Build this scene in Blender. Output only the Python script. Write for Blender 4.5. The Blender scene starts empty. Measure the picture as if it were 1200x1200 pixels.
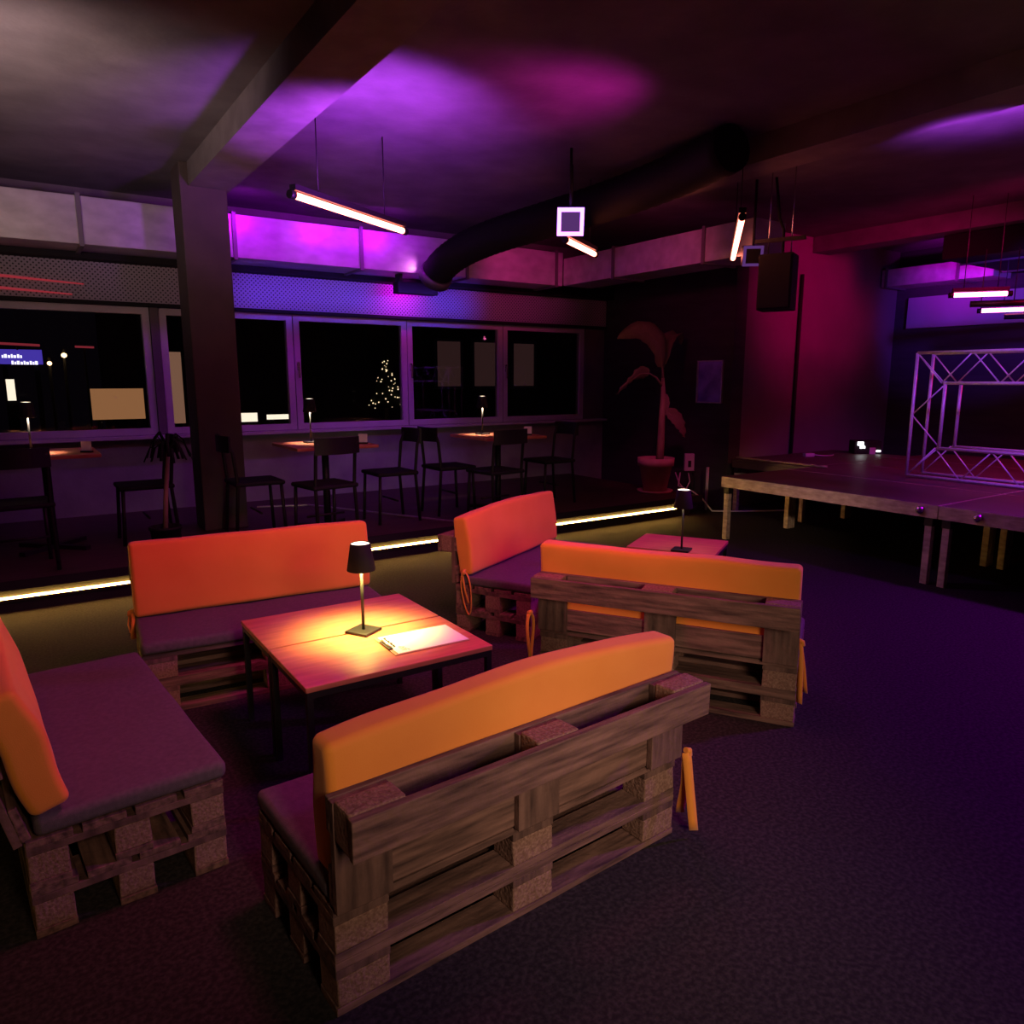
import bpy, bmesh, math, random
from mathutils import Vector, Matrix, noise
random.seed(7)
C = bpy.context.scene.collection
R = math.radians
PI = math.pi

# ------------------------------------------------------------------ materials
def new_mat(name):
    m = bpy.data.materials.new(name); m.use_nodes = True
    nt = m.node_tree; nt.nodes.clear()
    return m, nt
def N(nt, t, **kw):
    n = nt.nodes.new(t)
    for k, v in kw.items():
        if k.startswith('i_'): n.inputs[k[2:].replace('_', ' ')].default_value = v
        else: setattr(n, k, v)
    return n
def surf(name, col, col2=None, rough=.6, scale=(8, 8, 8), metal=0, bump=0, bscale=60, detail=6, spec=.5, lo=.35, hi=.7, sheen=0):
    m, nt = new_mat(name); L = nt.links.new
    b = N(nt, 'ShaderNodeBsdfPrincipled'); o = N(nt, 'ShaderNodeOutputMaterial')
    b.inputs['Roughness'].default_value = rough; b.inputs['Metallic'].default_value = metal
    b.inputs['Specular IOR Level'].default_value = spec
    b.inputs['Base Color'].default_value = (*col, 1)
    if sheen: b.inputs['Sheen Weight'].default_value = sheen
    tc = N(nt, 'ShaderNodeTexCoord')
    if col2:
        mp = N(nt, 'ShaderNodeMapping'); mp.inputs['Scale'].default_value = scale
        nz = N(nt, 'ShaderNodeTexNoise'); nz.inputs['Scale'].default_value = 1; nz.inputs['Detail'].default_value = detail
        cr = N(nt, 'ShaderNodeValToRGB')
        cr.color_ramp.elements[0].position = lo; cr.color_ramp.elements[1].position = hi
        cr.color_ramp.elements[0].color = (*col, 1); cr.color_ramp.elements[1].color = (*col2, 1)
        L(tc.outputs['Object'], mp.inputs['Vector']); L(mp.outputs[0], nz.inputs['Vector'])
        L(nz.outputs['Fac'], cr.inputs['Fac']); L(cr.outputs['Color'], b.inputs['Base Color'])
    if bump:
        n2 = N(nt, 'ShaderNodeTexNoise'); n2.inputs['Scale'].default_value = bscale; n2.inputs['Detail'].default_value = 3
        bp = N(nt, 'ShaderNodeBump'); bp.inputs['Strength'].default_value = bump; bp.inputs['Distance'].default_value = .01
        L(tc.outputs['Object'], n2.inputs['Vector']); L(n2.outputs['Fac'], bp.inputs['Height']); L(bp.outputs[0], b.inputs['Normal'])
    L(b.outputs[0], o.inputs[0])
    return m
def emit(name, col, s):
    m, nt = new_mat(name)
    e = N(nt, 'ShaderNodeEmission'); o = N(nt, 'ShaderNodeOutputMaterial')
    e.inputs[0].default_value = (*col, 1); e.inputs[1].default_value = s
    nt.links.new(e.outputs[0], o.inputs[0])
    return m
def dots_mat(name, col, hole, pitch, rad):
    """painted board with a regular grid of round drilled holes (x / z)"""
    m, nt = new_mat(name); L = nt.links.new
    b = N(nt, 'ShaderNodeBsdfPrincipled'); o = N(nt, 'ShaderNodeOutputMaterial')
    b.inputs['Roughness'].default_value = .75
    tc = N(nt, 'ShaderNodeTexCoord'); sp = N(nt, 'ShaderNodeSeparateXYZ'); L(tc.outputs['Object'], sp.inputs[0])
    def cell(sock, off=None):
        d = N(nt, 'ShaderNodeMath', operation='DIVIDE'); L(sock, d.inputs[0]); d.inputs[1].default_value = pitch
        s = d.outputs[0]
        f = N(nt, 'ShaderNodeMath', operation='FRACT'); L(s, f.inputs[0])
        g = N(nt, 'ShaderNodeMath', operation='SUBTRACT'); L(f.outputs[0], g.inputs[0]); g.inputs[1].default_value = .5
        q = N(nt, 'ShaderNodeMath', operation='MULTIPLY'); L(g.outputs[0], q.inputs[0]); L(g.outputs[0], q.inputs[1])
        return q.outputs[0]
    # 45 degree grid: u = x+z, v = x-z
    ad = N(nt, 'ShaderNodeMath', operation='ADD'); L(sp.outputs['X'], ad.inputs[0]); L(sp.outputs['Z'], ad.inputs[1])
    sb = N(nt, 'ShaderNodeMath', operation='SUBTRACT'); L(sp.outputs['X'], sb.inputs[0]); L(sp.outputs['Z'], sb.inputs[1])
    s2 = N(nt, 'ShaderNodeMath', operation='ADD'); L(cell(ad.outputs[0]), s2.inputs[0]); L(cell(sb.outputs[0]), s2.inputs[1])
    lt = N(nt, 'ShaderNodeMath', operation='LESS_THAN'); L(s2.outputs[0], lt.inputs[0]); lt.inputs[1].default_value = (rad / pitch) ** 2
    mx = N(nt, 'ShaderNodeMix', data_type='RGBA'); L(lt.outputs[0], mx.inputs[0])
    mx.inputs[6].default_value = (*col, 1); mx.inputs[7].default_value = (*hole, 1)
    L(mx.outputs[2], b.inputs['Base Color']); L(b.outputs[0], o.inputs[0])
    return m
def glass_mat(name):
    m, nt = new_mat(name); L = nt.links.new
    t = N(nt, 'ShaderNodeBsdfTransparent'); g = N(nt, 'ShaderNodeBsdfGlossy'); f = N(nt, 'ShaderNodeFresnel'); x = N(nt, 'ShaderNodeMixShader')
    o = N(nt, 'ShaderNodeOutputMaterial')
    t.inputs[0].default_value = (.85, .85, .88, 1); g.inputs['Roughness'].default_value = .02; f.inputs['IOR'].default_value = 1.45
    L(f.outputs[0], x.inputs[0]); L(t.outputs[0], x.inputs[1]); L(g.outputs[0], x.inputs[2]); L(x.outputs[0], o.inputs[0])
    return m

M = dict(
    floor=surf('floor_resin', (.022, .019, .019), (.055, .048, .045), rough=.8, scale=(70, 70, 70), lo=.4, hi=.75, bump=.25, bscale=90, spec=.06),
    platform=surf('platform_boards', (.035, .02, .018), (.075, .042, .036), rough=.5, scale=(2, 26, 26), bump=.15, bscale=30),
    black=surf('matt_black', (.010, .010, .011), rough=.75, spec=.25),
    blackmetal=surf('black_metal', (.013, .012, .012), rough=.5, metal=.2, spec=.4),
    wall=surf('dark_plaster', (.11, .095, .10), (.15, .13, .14), rough=.85, scale=(3, 3, 3), bump=.2, bscale=40),
    parapet=surf('light_plaster', (.26, .24, .27), (.33, .31, .34), rough=.85, scale=(5, 5, 5), bump=.2, bscale=40),
    darkwall=surf('black_drape_wall', (.03, .026, .03), (.045, .04, .045), rough=.9, scale=(2, 2, 12)),
    redwall=surf('dark_stage_wall', (.14, .12, .125), (.17, .145, .15), rough=.9, scale=(2, 2, 2)),
    ceiling=surf('dark_ceiling', (.10, .09, .10), (.15, .135, .15), rough=.9, scale=(3, 3, 3), bump=.3, bscale=25),
    beam=surf('concrete_beam', (.12, .105, .11), (.17, .15, .16), rough=.9, scale=(5, 5, 5), bump=.2, bscale=25),
    column=surf('column_paint', (.06, .045, .042), (.08, .06, .055), rough=.8, scale=(4, 4, 4)),
    panel=dots_mat('perforated_board', (.32, .31, .36), (.03, .03, .035), .043, .0105),
    duct=surf('galvanised_duct', (.42, .41, .43), (.58, .57, .6), rough=.42, metal=.35, scale=(5, 9, 9), bump=.08, bscale=14),
    seam=surf('duct_seam', (.16, .15, .16), rough=.5, metal=.5),
    frame=surf('window_frame', (.45, .43, .46), (.52, .5, .53), rough=.5, scale=(4, 4, 4)),
    glass=glass_mat('window_glass'),
    orange=surf('orange_canvas', (.80, .27, .032), (.84, .30, .04), rough=.85, scale=(6, 6, 6), bump=.12, bscale=350, sheen=.15),
    seat=surf('aubergine_canvas', (.085, .062, .075), (.115, .085, .10), rough=.9, scale=(60, 60, 60), bump=.2, bscale=350),
    wood=surf('weathered_pallet_wood', (.045, .021, .017), (.225, .118, .09), rough=.8, scale=(5, 52, 52), lo=.28, hi=.66, bump=.35, bscale=45),
    woodv=surf('weathered_pallet_crosswood', (.045, .021, .017), (.19, .10, .078), rough=.8, scale=(34, 20, 5), lo=.28, hi=.68, bump=.35, bscale=45),
    chip=surf('pressed_wood_block', (.17, .085, .06), (.30, .17, .125), rough=.85, scale=(130, 130, 130), lo=.35, hi=.7, detail=2, bump=.5, bscale=90),
    table=surf('red_brown_wood_top', (.44, .125, .075), (.60, .205, .115), rough=.34, scale=(6, 46, 40), lo=.3, hi=.72, spec=.5),
    ink=surf('black_ink', (.02, .02, .02), rough=.8),
    paper=surf('white_paper', (.86, .85, .83), rough=.75),
    clip=surf('clipboard_board', (.40, .2, .13), rough=.6),
    chrome=surf('polished_metal', (.7, .7, .7), rough=.25, metal=1),
    alu=surf('brushed_aluminium', (.55, .53, .55), (.68, .66, .68), rough=.38, metal=.75, scale=(30, 30, 30)),
    truss=surf('truss_aluminium', (.62, .6, .64), (.74, .72, .76), rough=.45, metal=.25, scale=(30, 30, 30)),
    stagerail=surf('worn_stage_frame', (.34, .27, .21), (.58, .49, .40), rough=.6, scale=(30, 10, 30), metal=.2, bump=.3, bscale=60),
    stagetop=surf('stage_boards', (.05, .028, .026), (.08, .045, .04), rough=.5, scale=(3, 3, 3), bump=.1, bscale=30),
    leaf=surf('big_leaf', (.20, .16, .09), (.27, .21, .13), rough=.55, scale=(8, 8, 8)),
    stem=surf('plant_stem', (.24, .17, .10), (.34, .25, .15), rough=.8, scale=(20, 20, 6)),
    pot=surf('terracotta', (.46, .24, .20), (.56, .32, .27), rough=.8, scale=(9, 9, 9)),
    soil=surf('potting_soil', (.03, .02, .015), rough=.95),
    poster=surf('poster_gleam', (.30, .22, .75), (.12, .08, .4), rough=.25, scale=(6, 6, 6)),  # blue glow reflected by the glazing is put into the sheet colour
    tree=surf('conifer_dark', (.01, .02, .01), rough=.9),
    facade=surf('far_facade', (.14, .10, .09), (.2, .15, .13), rough=.9, scale=(1, 1, 1)),
    asphalt=surf('asphalt', (.03, .03, .03), rough=.9),
    white=surf('white_plastic', (.7, .7, .7), rough=.5),
    e_led=emit('led_strip_glow', (1, .52, .11), 85),
    e_red=emit('red_tube_glow', (1, .20, .13), 14),
    e_pink=emit('pink_tube_glow', (1, .14, .42), 14),
    e_lamp=emit('lamp_diffuser', (1, .80, .55), 5),
    e_lampdown=emit('lamp_led_disc', (1, .74, .4), 12),
    e_violet=emit('violet_flood_glow', (.42, .12, 1), 7),
    e_violetdim=emit('violet_flood_faint', (.30, .10, .50), .3),
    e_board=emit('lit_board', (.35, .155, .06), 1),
    e_board2=emit('lit_board_faint', (.24, .12, .07), 1),
    e_white=emit('lit_white', (1, .86, .62), 1.6),
    e_sign=emit('blue_sign', (.10, .06, .6), .8),
    e_signw=emit('sign_white', (.8, .75, 1), 2.2),
    e_bulb=emit('fairy_bulb', (1, .72, .38), 2.2),
    e_streak=emit('red_streak_soft', (.75, .07, .10), .34),  # shared by neon lines and the imitated tube reflections
    e_street=emit('street_lamp', (1, .6, .25), 6),
    e_led_white=emit('indicator_white', (.95, .97, 1), 5),
    e_dimwin=emit('far_window_dim', (.030, .013, .012), 1),
)

# ------------------------------------------------------------------ geometry helpers
class MB:
    def __init__(s): s.bm = bmesh.new(); s.mats = []
    def mi(s, m):
        if m not in s.mats: s.mats.append(m)
        return s.mats.index(m)
    def _set(s, faces, m, smooth=False):
        i = s.mi(m)
        for f in faces: f.material_index = i; f.smooth = smooth
    def box(s, lo, hi, m, bev=0, jit=0):
        r = bmesh.ops.create_cube(s.bm, size=1)['verts']
        for v in r:
            v.co = Vector([lo[k] + (hi[k] - lo[k]) * (v.co[k] + .5) for k in range(3)])
            if jit: v.co += Vector([random.uniform(-jit, jit) for _ in range(3)])
        fs = list({f for v in r for f in v.link_faces})
        if bev:
            es = list({e for f in fs for e in f.edges})
            nf = bmesh.ops.bevel(s.bm, geom=es, offset=bev, segments=2, affect='EDGES', profile=.6)['faces']
            fs = list({f for f in fs if f.is_valid} | set(nf))
        s._set(fs, m); return s
    def bar(s, p, q, w, h, m, up=(0, 0, 1)):
        p = Vector(p); q = Vector(q); d = (q - p); L = d.length; d.normalize()
        u = Vector(up)
        if abs(d.dot(u)) > .99: u = Vector((0, 1, 0))
        sd = d.cross(u).normalized(); u = sd.cross(d)
        vs = []
        for t in (p, q):
            for a, b in ((-1, -1), (1, -1), (1, 1), (-1, 1)):
                vs.append(s.bm.verts.new(t + sd * a * w / 2 + u * b * h / 2))
        idx = [(0, 3, 2, 1), (4, 5, 6, 7), (0, 1, 5, 4), (1, 2, 6, 5), (2, 3, 7, 6), (3, 0, 4, 7)]
        s._set([s.bm.faces.new([vs[i] for i in f]) for f in idx], m); return s
    def tube(s, pts, r, m, n=10, cap=True):
        pts = [Vector(p) for p in pts]; rings = []
        rr = r if isinstance(r, (list, tuple)) else [r] * len(pts)
        prev = None
        for i, p in enumerate(pts):
            d = (pts[min(i + 1, len(pts) - 1)] - pts[max(i - 1, 0)]).normalized()
            if prev is None:
                a = Vector((0, 0, 1)) if abs(d.z) < .9 else Vector((1, 0, 0))
                u = d.cross(a).normalized()
            else:
                u = (prev - d * prev.dot(d)).normalized()
            prev = u; v = d.cross(u)
            rings.append([s.bm.verts.new(p + (u * math.cos(2 * PI * k / n) + v * math.sin(2 * PI * k / n)) * rr[i]) for k in range(n)])
        fs = []
        for a, b in zip(rings, rings[1:]):
            for k in range(n): fs.append(s.bm.faces.new([a[k], a[(k + 1) % n], b[(k + 1) % n], b[k]]))
        s._set(fs, m, True)
        if cap: s._set([s.bm.faces.new(rings[0][::-1]), s.bm.faces.new(rings[-1])], m)
        return s
    def lathe(s, prof, m, n=32, c=(0, 0, 0)):
        rings = []
        for (r, z) in prof:
            if r < 1e-6: rings.append([s.bm.verts.new((c[0], c[1], c[2] + z))])
            else: rings.append([s.bm.verts.new((c[0] + r * math.cos(2 * PI * k / n), c[1] + r * math.sin(2 * PI * k / n), c[2] + z)) for k in range(n)])
        fs = []
        for a, b in zip(rings, rings[1:]):
            for k in range(n):
                q = [a[k % len(a)], a[(k + 1) % n % len(a)], b[(k + 1) % n % len(b)], b[k % len(b)]]
                q2 = []
                for v in q:
                    if v not in q2: q2.append(v)
                if len(q2) > 2: fs.append(s.bm.faces.new(q2))
        s._set(fs, m, True); return s
    def poly(s, pts, m, th=None):
        vs = [s.bm.verts.new(p) for p in pts]
        f = s.bm.faces.new(vs); fs = [f]
        if th:
            r = bmesh.ops.extrude_face_region(s.bm, geom=[f])['geom']
            for v in r:
                if isinstance(v, bmesh.types.BMVert): v.co += Vector(th)
            fs = list({g for v in vs for g in v.link_faces} | {g for g in r if isinstance(g, bmesh.types.BMFace)})
        s._set(fs, m); return s
    def ribbon(s, pts, wdir, w, m, th=.003):
        wd = Vector(wdir).normalized() * w / 2; pts = [Vector(p) for p in pts]
        rows = []
        for i, p in enumerate(pts):
            d = (pts[min(i + 1, len(pts) - 1)] - pts[max(i - 1, 0)]).normalized()
            nn = d.cross(wd).normalized() * th / 2
            rows.append([s.bm.verts.new(p + wd + nn), s.bm.verts.new(p - wd + nn), s.bm.verts.new(p - wd - nn), s.bm.verts.new(p + wd - nn)])
        fs = []
        for a, b in zip(rows, rows[1:]):
            for k in range(4): fs.append(s.bm.faces.new([a[k], a[(k + 1) % 4], b[(k + 1) % 4], b[k]]))
        fs.append(s.bm.faces.new(rows[0][::-1])); fs.append(s.bm.faces.new(rows[-1]))
        s._set(fs, m, True); return s
    def soft(s, lo, hi, r, m, seg=(24, 4, 8), warp=None):
        lo = Vector(lo); hi = Vector(hi); c = (lo + hi) / 2; h = (hi - lo) / 2
        def ts(n, hh):
            k = [-1, -1 + .3 * r / hh, -1 + .7 * r / hh, -1 + r / hh]
            mid = [-1 + r / hh + (2 - 2 * r / hh) * i / n for i in range(1, n)]
            return [x * hh for x in k + mid + [-x for x in k[::-1]]]
        T = [ts(seg[i], h[i]) for i in range(3)]
        cache = {}; fs = []
        def vert(p):
            key = tuple(round(x, 5) for x in p)
            if key not in cache:
                q = Vector(p); inn = Vector([max(-h[i] + r, min(h[i] - r, q[i])) for i in range(3)])
                d = q - inn
                if d.length > 1e-9: q = inn + d.normalized() * r
                q = q + c
                if warp: q = warp(q)
                cache[key] = s.bm.verts.new(q)
            return cache[key]
        for ax in range(3):
            a, b = (ax + 1) % 3, (ax + 2) % 3
            for sg in (-1, 1):
                for i in range(len(T[a]) - 1):
                    for j in range(len(T[b]) - 1):
                        qs = []
                        for (x, y) in ((i, j), (i + 1, j), (i + 1, j + 1), (i, j + 1)):
                            p = [0, 0, 0]; p[ax] = sg * h[ax]; p[a] = T[a][x]; p[b] = T[b][y]; qs.append(vert(p))
                        if sg < 0: qs = qs[::-1]
                        u = []
                        for v in qs:
                            if v not in u: u.append(v)
                        if len(u) > 2:
                            try: fs.append(s.bm.faces.new(u))
                            except ValueError: pass
        s._set(fs, m, True); return s
    def build(s, name, parent=None, norm=True):
        if norm: bmesh.ops.recalc_face_normals(s.bm, faces=s.bm.faces[:])
        me = bpy.data.meshes.new(name); s.bm.to_mesh(me); s.bm.free()
        for m in s.mats: me.materials.append(m)
        o = bpy.data.objects.new(name, me); C.objects.link(o)
        if parent: o.parent = parent
        return o
def tag(o, label, cat, group=None):
    o['label'] = label; o['category'] = cat
    if group: o['group'] = group
    return o
def empty(name, loc, rz=0, label=None, cat=None, group=None):
    o = bpy.data.objects.new(name, None); C.objects.link(o)
    o.location = loc; o.rotation_euler = (0, 0, rz)
    if label: tag(o, label, cat, group)
    return o
def struct(o): o['kind'] = 'structure'; return o
def copy_tree(o, parent=None):
    c = o.copy(); C.objects.link(c)
    if parent: c.parent = parent
    for ch in list(o.children): copy_tree(ch, c)
    return c
def copy_as(o, loc, rz, label):
    c = copy_tree(o); c.location = loc; c.rotation_euler = (0, 0, rz); c['label'] = label; return c

# ------------------------------------------------------------------ the room
CZ = 3.2; PZ = .22
struct(MB().box((-5, -4, -.1), (10.4, 8.2, 0), M['floor']).build('floor'))
struct(MB().box((-5, -4, CZ), (10.4, 8.2, CZ + .15), M['ceiling']).build('ceiling'))
wb = MB()
wb.box((-5, 8.0, -.1), (7.1, 8.2, .935), M['parapet'])
wb.box((-5, 8.0, 2.19), (7.1, 8.2, CZ), M['wall'])
wb.box((-5, 8.0, .935), (-3.0, 8.2, 2.19), M['wall'])
wb.box((6.56, 8.0, .935), (7.1, 8.2, 2.19), M['wall'])
wb.box((1.165, 8.0, .935), (1.24, 8.2, 2.19), M['wall'])
struct(wb.build('wall_back'))
struct(MB().box((6.9, 5.75, -.1), (7.1, 8.0, CZ), M['darkwall']).build('wall_side'))
struct(MB().box((7.1, 5.75, -.1), (10.2, 5.95, CZ), M['redwall']).build('wall_stage'))
struct(MB().box((10.2, -4, -.1), (10.4, 5.95, CZ), M['darkwall']).build('wall_right'))
struct(MB().box((-5.2, -4, -.1), (-5, 8.2, CZ), M['wall']).build('wall_left'))
struct(MB().box((-5, -4.2, -.1), (10.4, -4, CZ), M['wall']).build('wall_front'))
# perforated acoustic fascia above the windows, dark trim under and over it
struct(MB().box((-5, 7.95, 2.22), (6.88, 7.99, 2.56), M['panel']).build('trim_1'))
struct(MB().box((-5, 7.93, 2.185), (6.88, 7.99, 2.218), M['black']).build('trim_2'))
struct(MB().box((-5, 7.80, 2.565), (6.88, 7.99, 2.70), M['black']).build('trim_3'))
struct(MB().box((10.14, -2, 2.18), (10.195, 5.55, 2.58), M['panel']).build('trim_4'))
struct(MB().box((-5, 7.88, .935), (6.88, 8.0, .963), M['frame']).build('trim_5'))      # window board
# windows
def window(n, x0, x1, handle=False):
    f = MB(); w = .065
    f.box((x0, 8.02, 0.965), (x0 + w, 8.10, 2.185), M['frame']).box((x1 - w, 8.02, 0.965), (x1, 8.10, 2.185), M['frame'])
    f.box((x0 + w, 8.02, 0.965), (x1 - w, 8.10, 0.965 + w), M['frame']).box((x0 + w, 8.02, 2.185 - w), (x1 - w, 8.10, 2.185), M['frame'])
    r = struct(f.build('window_%d' % n))
    MB().box((x0 + w, 8.055, 0.965 + w), (x1 - w, 8.061, 2.185 - w), M['glass']).build('pane', r)
    if handle:
        h = MB().box((x0 + .018, 8.0, 1.60), (x0 + .048, 8.02, 1.69), M['chrome'], .004)
        h.bar((x0 + .033, 7.985, 1.67), (x0 + .033, 7.985, 1.52), .02, .018, M['chrome'])
        h.build('handle', r)
    return r
window(1, -3.0, -1.66); window(2, -1.65, -.31); window(3, -.30, 1.16)
window(4, 1.245, 2.545); window(5, 2.555, 3.885, True); window(6, 3.895, 5.225, True); window(7, 5.235, 6.555, True)
# column
struct(MB().box((1.255, 6.6, PZ), (1.615, 6.96, CZ), M['column'], .012).build('column'))
# platform with lit edge
pf = MB().box((-5, 5.68, 0), (6.22, 7.99, PZ - .05), M['black']).box((-5, 5.60, PZ - .05), (6.30, 7.99, PZ), M['platform'])
pf.box((-5, 5.585, PZ - .055), (6.31, 5.605, PZ + .004), M['black'])
struct(pf.build('platform'))
led = MB().box((-5, 5.664, .090), (6.04, 5.678, .102), M['e_led']).build('led_strip')
tag(led, 'warm glowing light strip along the riser under the platform edge', 'led strip')
ch = MB().box((-5, 5.664, .07), (6.06, 5.679, .0875), M['blackmetal']).build('profile', led)
tr = MB()
for a, b in (((1.95, 7.58, PZ + .006), (2.42, 7.42, PZ + .006)), ((2.42, 7.42, PZ + .006), (3.25, 5.75, PZ + .006))):
    tr.bar(a, b, .03, .011, M['alu'])
tag(tr.build('floor_strip'), 'thin metal floor strip running across the platform boards', 'floor strip')
tag(MB().soft((2.16, 5.98, PZ), (2.21, 6.02, PZ + .018), .008, M['white'], (3, 3, 3)).build('paper_scrap'), 'tiny pale scrap lying on the platform near the edge', 'scrap')

# ------------------------------------------------------------------ ducts, ceiling
def duct(name, lo, hi, axis, label, seams=1.2, mat='duct'):
    d = MB().box(lo, hi, M[mat], .006).build(name)
    tag(d, label, 'duct')
    k = lo[axis] + seams * .45
    while k < hi[axis] - .05:
        l = list(lo); h = list(hi)
        for j in range(3):
            if j != axis: l[j] -= .018; h[j] += .018
        l[axis] = k - .018; h[axis] = k + .018
        MB().box(l, h, M['seam']).build('flange', d)
        k += seams
    return d
duct('air_duct', (-1.2, 7.35, 2.615), (5.66, 7.78, 3.0), 0, 'long square metal air duct running above the perforated board over the windows', 1.24)
duct('air_duct', (5.66, 4.55, 2.615), (6.1, 7.34, 2.93), 1, 'square metal air duct running from the window side towards the hanging speaker', 1.3)
duct('air_duct', (9.75, 4.35, 2.71), (10.198, 5.72, 2.93), 1, 'short square metal duct high on the wall behind the stage, magenta lit', .9)
duct('air_duct', (8.4, 2.2, 2.76), (10.18, 4.28, 3.01), 0, 'wide dark metal duct box above the pink tubes over the stage', 1.0, 'black')
fl = MB()
pts = []
for i in range(15):
    t = i / 14
    a = Vector((3.80, 7.15, 2.55)); b = Vector((3.75, 6.6, 2.98)); c = Vector((4.6, 5.6, 2.92)); d = Vector((4.2, 3.6, 3.042))
    pts.append(a * (1 - t) ** 3 + b * 3 * t * (1 - t) ** 2 + c * 3 * t * t * (1 - t) + d * t ** 3)
ft = MB()
fp = []
for i in range(len(pts) * 6 - 5):
    k, u = divmod(i, 6); p = pts[k] if k == len(pts) - 1 else pts[k].lerp(pts[k + 1], u / 6); fp.append(p)
ft.tube(fp, [.155 + .008 * (i % 2) for i in range(len(fp))], M['black'], 20)
fo = tag(ft.build('flexible_duct'), 'dark round flexible duct curving up from the square air duct to the ceiling', 'duct')
MB().tube([pts[0] - Vector((0, .0, .01)), pts[0] + (pts[1] - pts[0]) * .6], .175, M['seam'], 20).build('collar', fo)
for i, x in enumerate((-2.2, 1.32, 4.55, 8.25)):
    struct(MB().box((x, -3.99, 3.02), (x + .32, 7.3 if x < 6 else 5.74, CZ), M['beam']).build('beam'))

# ------------------------------------------------------------------ lamps, tubes, floods
def tube_light(p, q, label, mat='e_red', body=True):
    p = Vector(p); q = Vector(q); d = (q - p).normalized()
    t = empty('led_tube', (p + q) / 2, 0, label, 'tube light', 'red and pink light tubes under the ceiling')
    c = (p + q) / 2
    MB().tube([p - c, q - c], .021, M[mat], 12).build('glowing_tube', t)
    for e, s in ((p, 1), (q, -1)):
        MB().tube([e - c - d * .03 * s, e - c + d * .012 * s], .026, M['blackmetal'], 12).build('end_cap', t)
    up = Vector((0, 0, .045))
    MB().bar(p - c + up, q - c + up, .05, .035, M['blackmetal']).build('housing', t)
    for u in (.2, .8):
        x = p.lerp(q, u) - c
        MB().tube([x + up, Vector((x.x, x.y, CZ - c.z))], .004, M['blackmetal'], 6).build('hanging_wire', t)
    return t
tube_light((1.55, 4.74, 2.62), (2.56, 5.29, 2.6), 'red light tube hanging in front of the brightest magenta stretch of the air duct')
tube_light((3.79, 4.89, 2.6), (4.43, 5.29, 2.6), 'short slanting red light tube beside the glowing violet flood lamp')
tube_light((4.28, 3.55, 2.6), (5.64, 4.76, 2.6), 'upright looking red light tube next to the faint square flood lamp')
tube_light((7.6, 3.74, 2.3), (7.89, 3.37, 2.3), 'pink light tube over the stage, upper and shorter of the two', 'e_pink')
tube_light((8.8, 4.02, 2.235), (9.3, 3.1, 2.235), 'pink light tube over the stage, lower and longer of the two', 'e_pink')
def dark_tube(p, q, label):
    t = tag(MB().tube([p, q], .03, M['blackmetal'], 12).build('unlit_tube'), label, 'tube light', 'unlit tubes over the stage')
    for u in (.2, .8):
        x = Vector(p).lerp(Vector(q), u)
        MB().tube([x + Vector((0, 0, .02)), (x.x, x.y, 2.75)], .005, M['blackmetal'], 6).build('hanging_wire', t)
dark_tube((7.95, 3.73, 2.235), (8.2, 3.35, 2.235), 'unlit dark tube hanging between the two pink light tubes')
dark_tube((8.9, 3.82, 2.165), (9.3, 3.05, 2.165), 'unlit dark tube hanging below the longer pink light tube')

def flood(loc, aim, mat, label, s=.2, up=True):
    """flat square flood lamp: housing, glowing rim, dark face, yoke"""
    t = empty('flood_lamp', loc, 0, label, 'flood lamp')
    d = Vector(aim).normalized(); q = d.to_track_quat('Z', 'Y').to_matrix().to_4x4()
    b = MB().box((-s / 2, -s / 2, -.09), (s / 2, s / 2, 0), M['blackmetal'], .01)
    f = MB(); w = s * .14
    for lo, hi in (((-s / 2, -s / 2), (s / 2, -s / 2 + w)), ((-s / 2, s / 2 - w), (s / 2, s / 2)), ((-s / 2, -s / 2 + w), (-s / 2 + w, s / 2 - w)), ((s / 2 - w, -s / 2 + w), (s / 2, s / 2 - w))):
        f.box((lo[0], lo[1], .001), (hi[0], hi[1], .014), M[mat])
    g = MB().box((-s / 2 + w, -s / 2 + w, .001), (s / 2 - w, s / 2 - w, .008), M['black' if mat == 'e_violetdim' else 'e_violetdim'])
    for mb, nm in ((b, 'housing'), (f, 'glowing_rim'), (g, 'lens')):
        o = mb.build(nm, t); o.matrix_local = q
    if up: MB().tube([(0, 0, s * .5), (0, 0, CZ - loc[2])], .012, M['blackmetal'], 8).build('bracket', t)
    return t
def cam_dir(p): return Vector((0, 0, 1.5)) - Vector(p)
flood((3.64, 4.64, 2.68), (-.55, -.8, -.35), 'e_violet', 'square violet flood lamp glowing brightly under the ceiling', .2)
flood((5.52, 4.44, 2.57), (-.62, -.75, -.2), 'e_violetdim', 'faint square flood lamp beside the upright red tube', .17)
# dark flood fixture fixed under the duct, in front of the perforated board
fx = empty('wall_washer', (3.76, 7.50, 2.475), 0, 'black box flood lamp fixed below the air duct with magenta light around it', 'flood lamp')
MB().box((-.24, -.06, -.06), (.24, .07, .06), M['black'], .008).build('housing', fx)
MB().box((-.22, -.05, .06), (-.18, .05, .155), M['blackmetal']).box((.18, -.05, .06), (.22, .05, .155), M['blackmetal']).build('bracket', fx)

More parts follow.
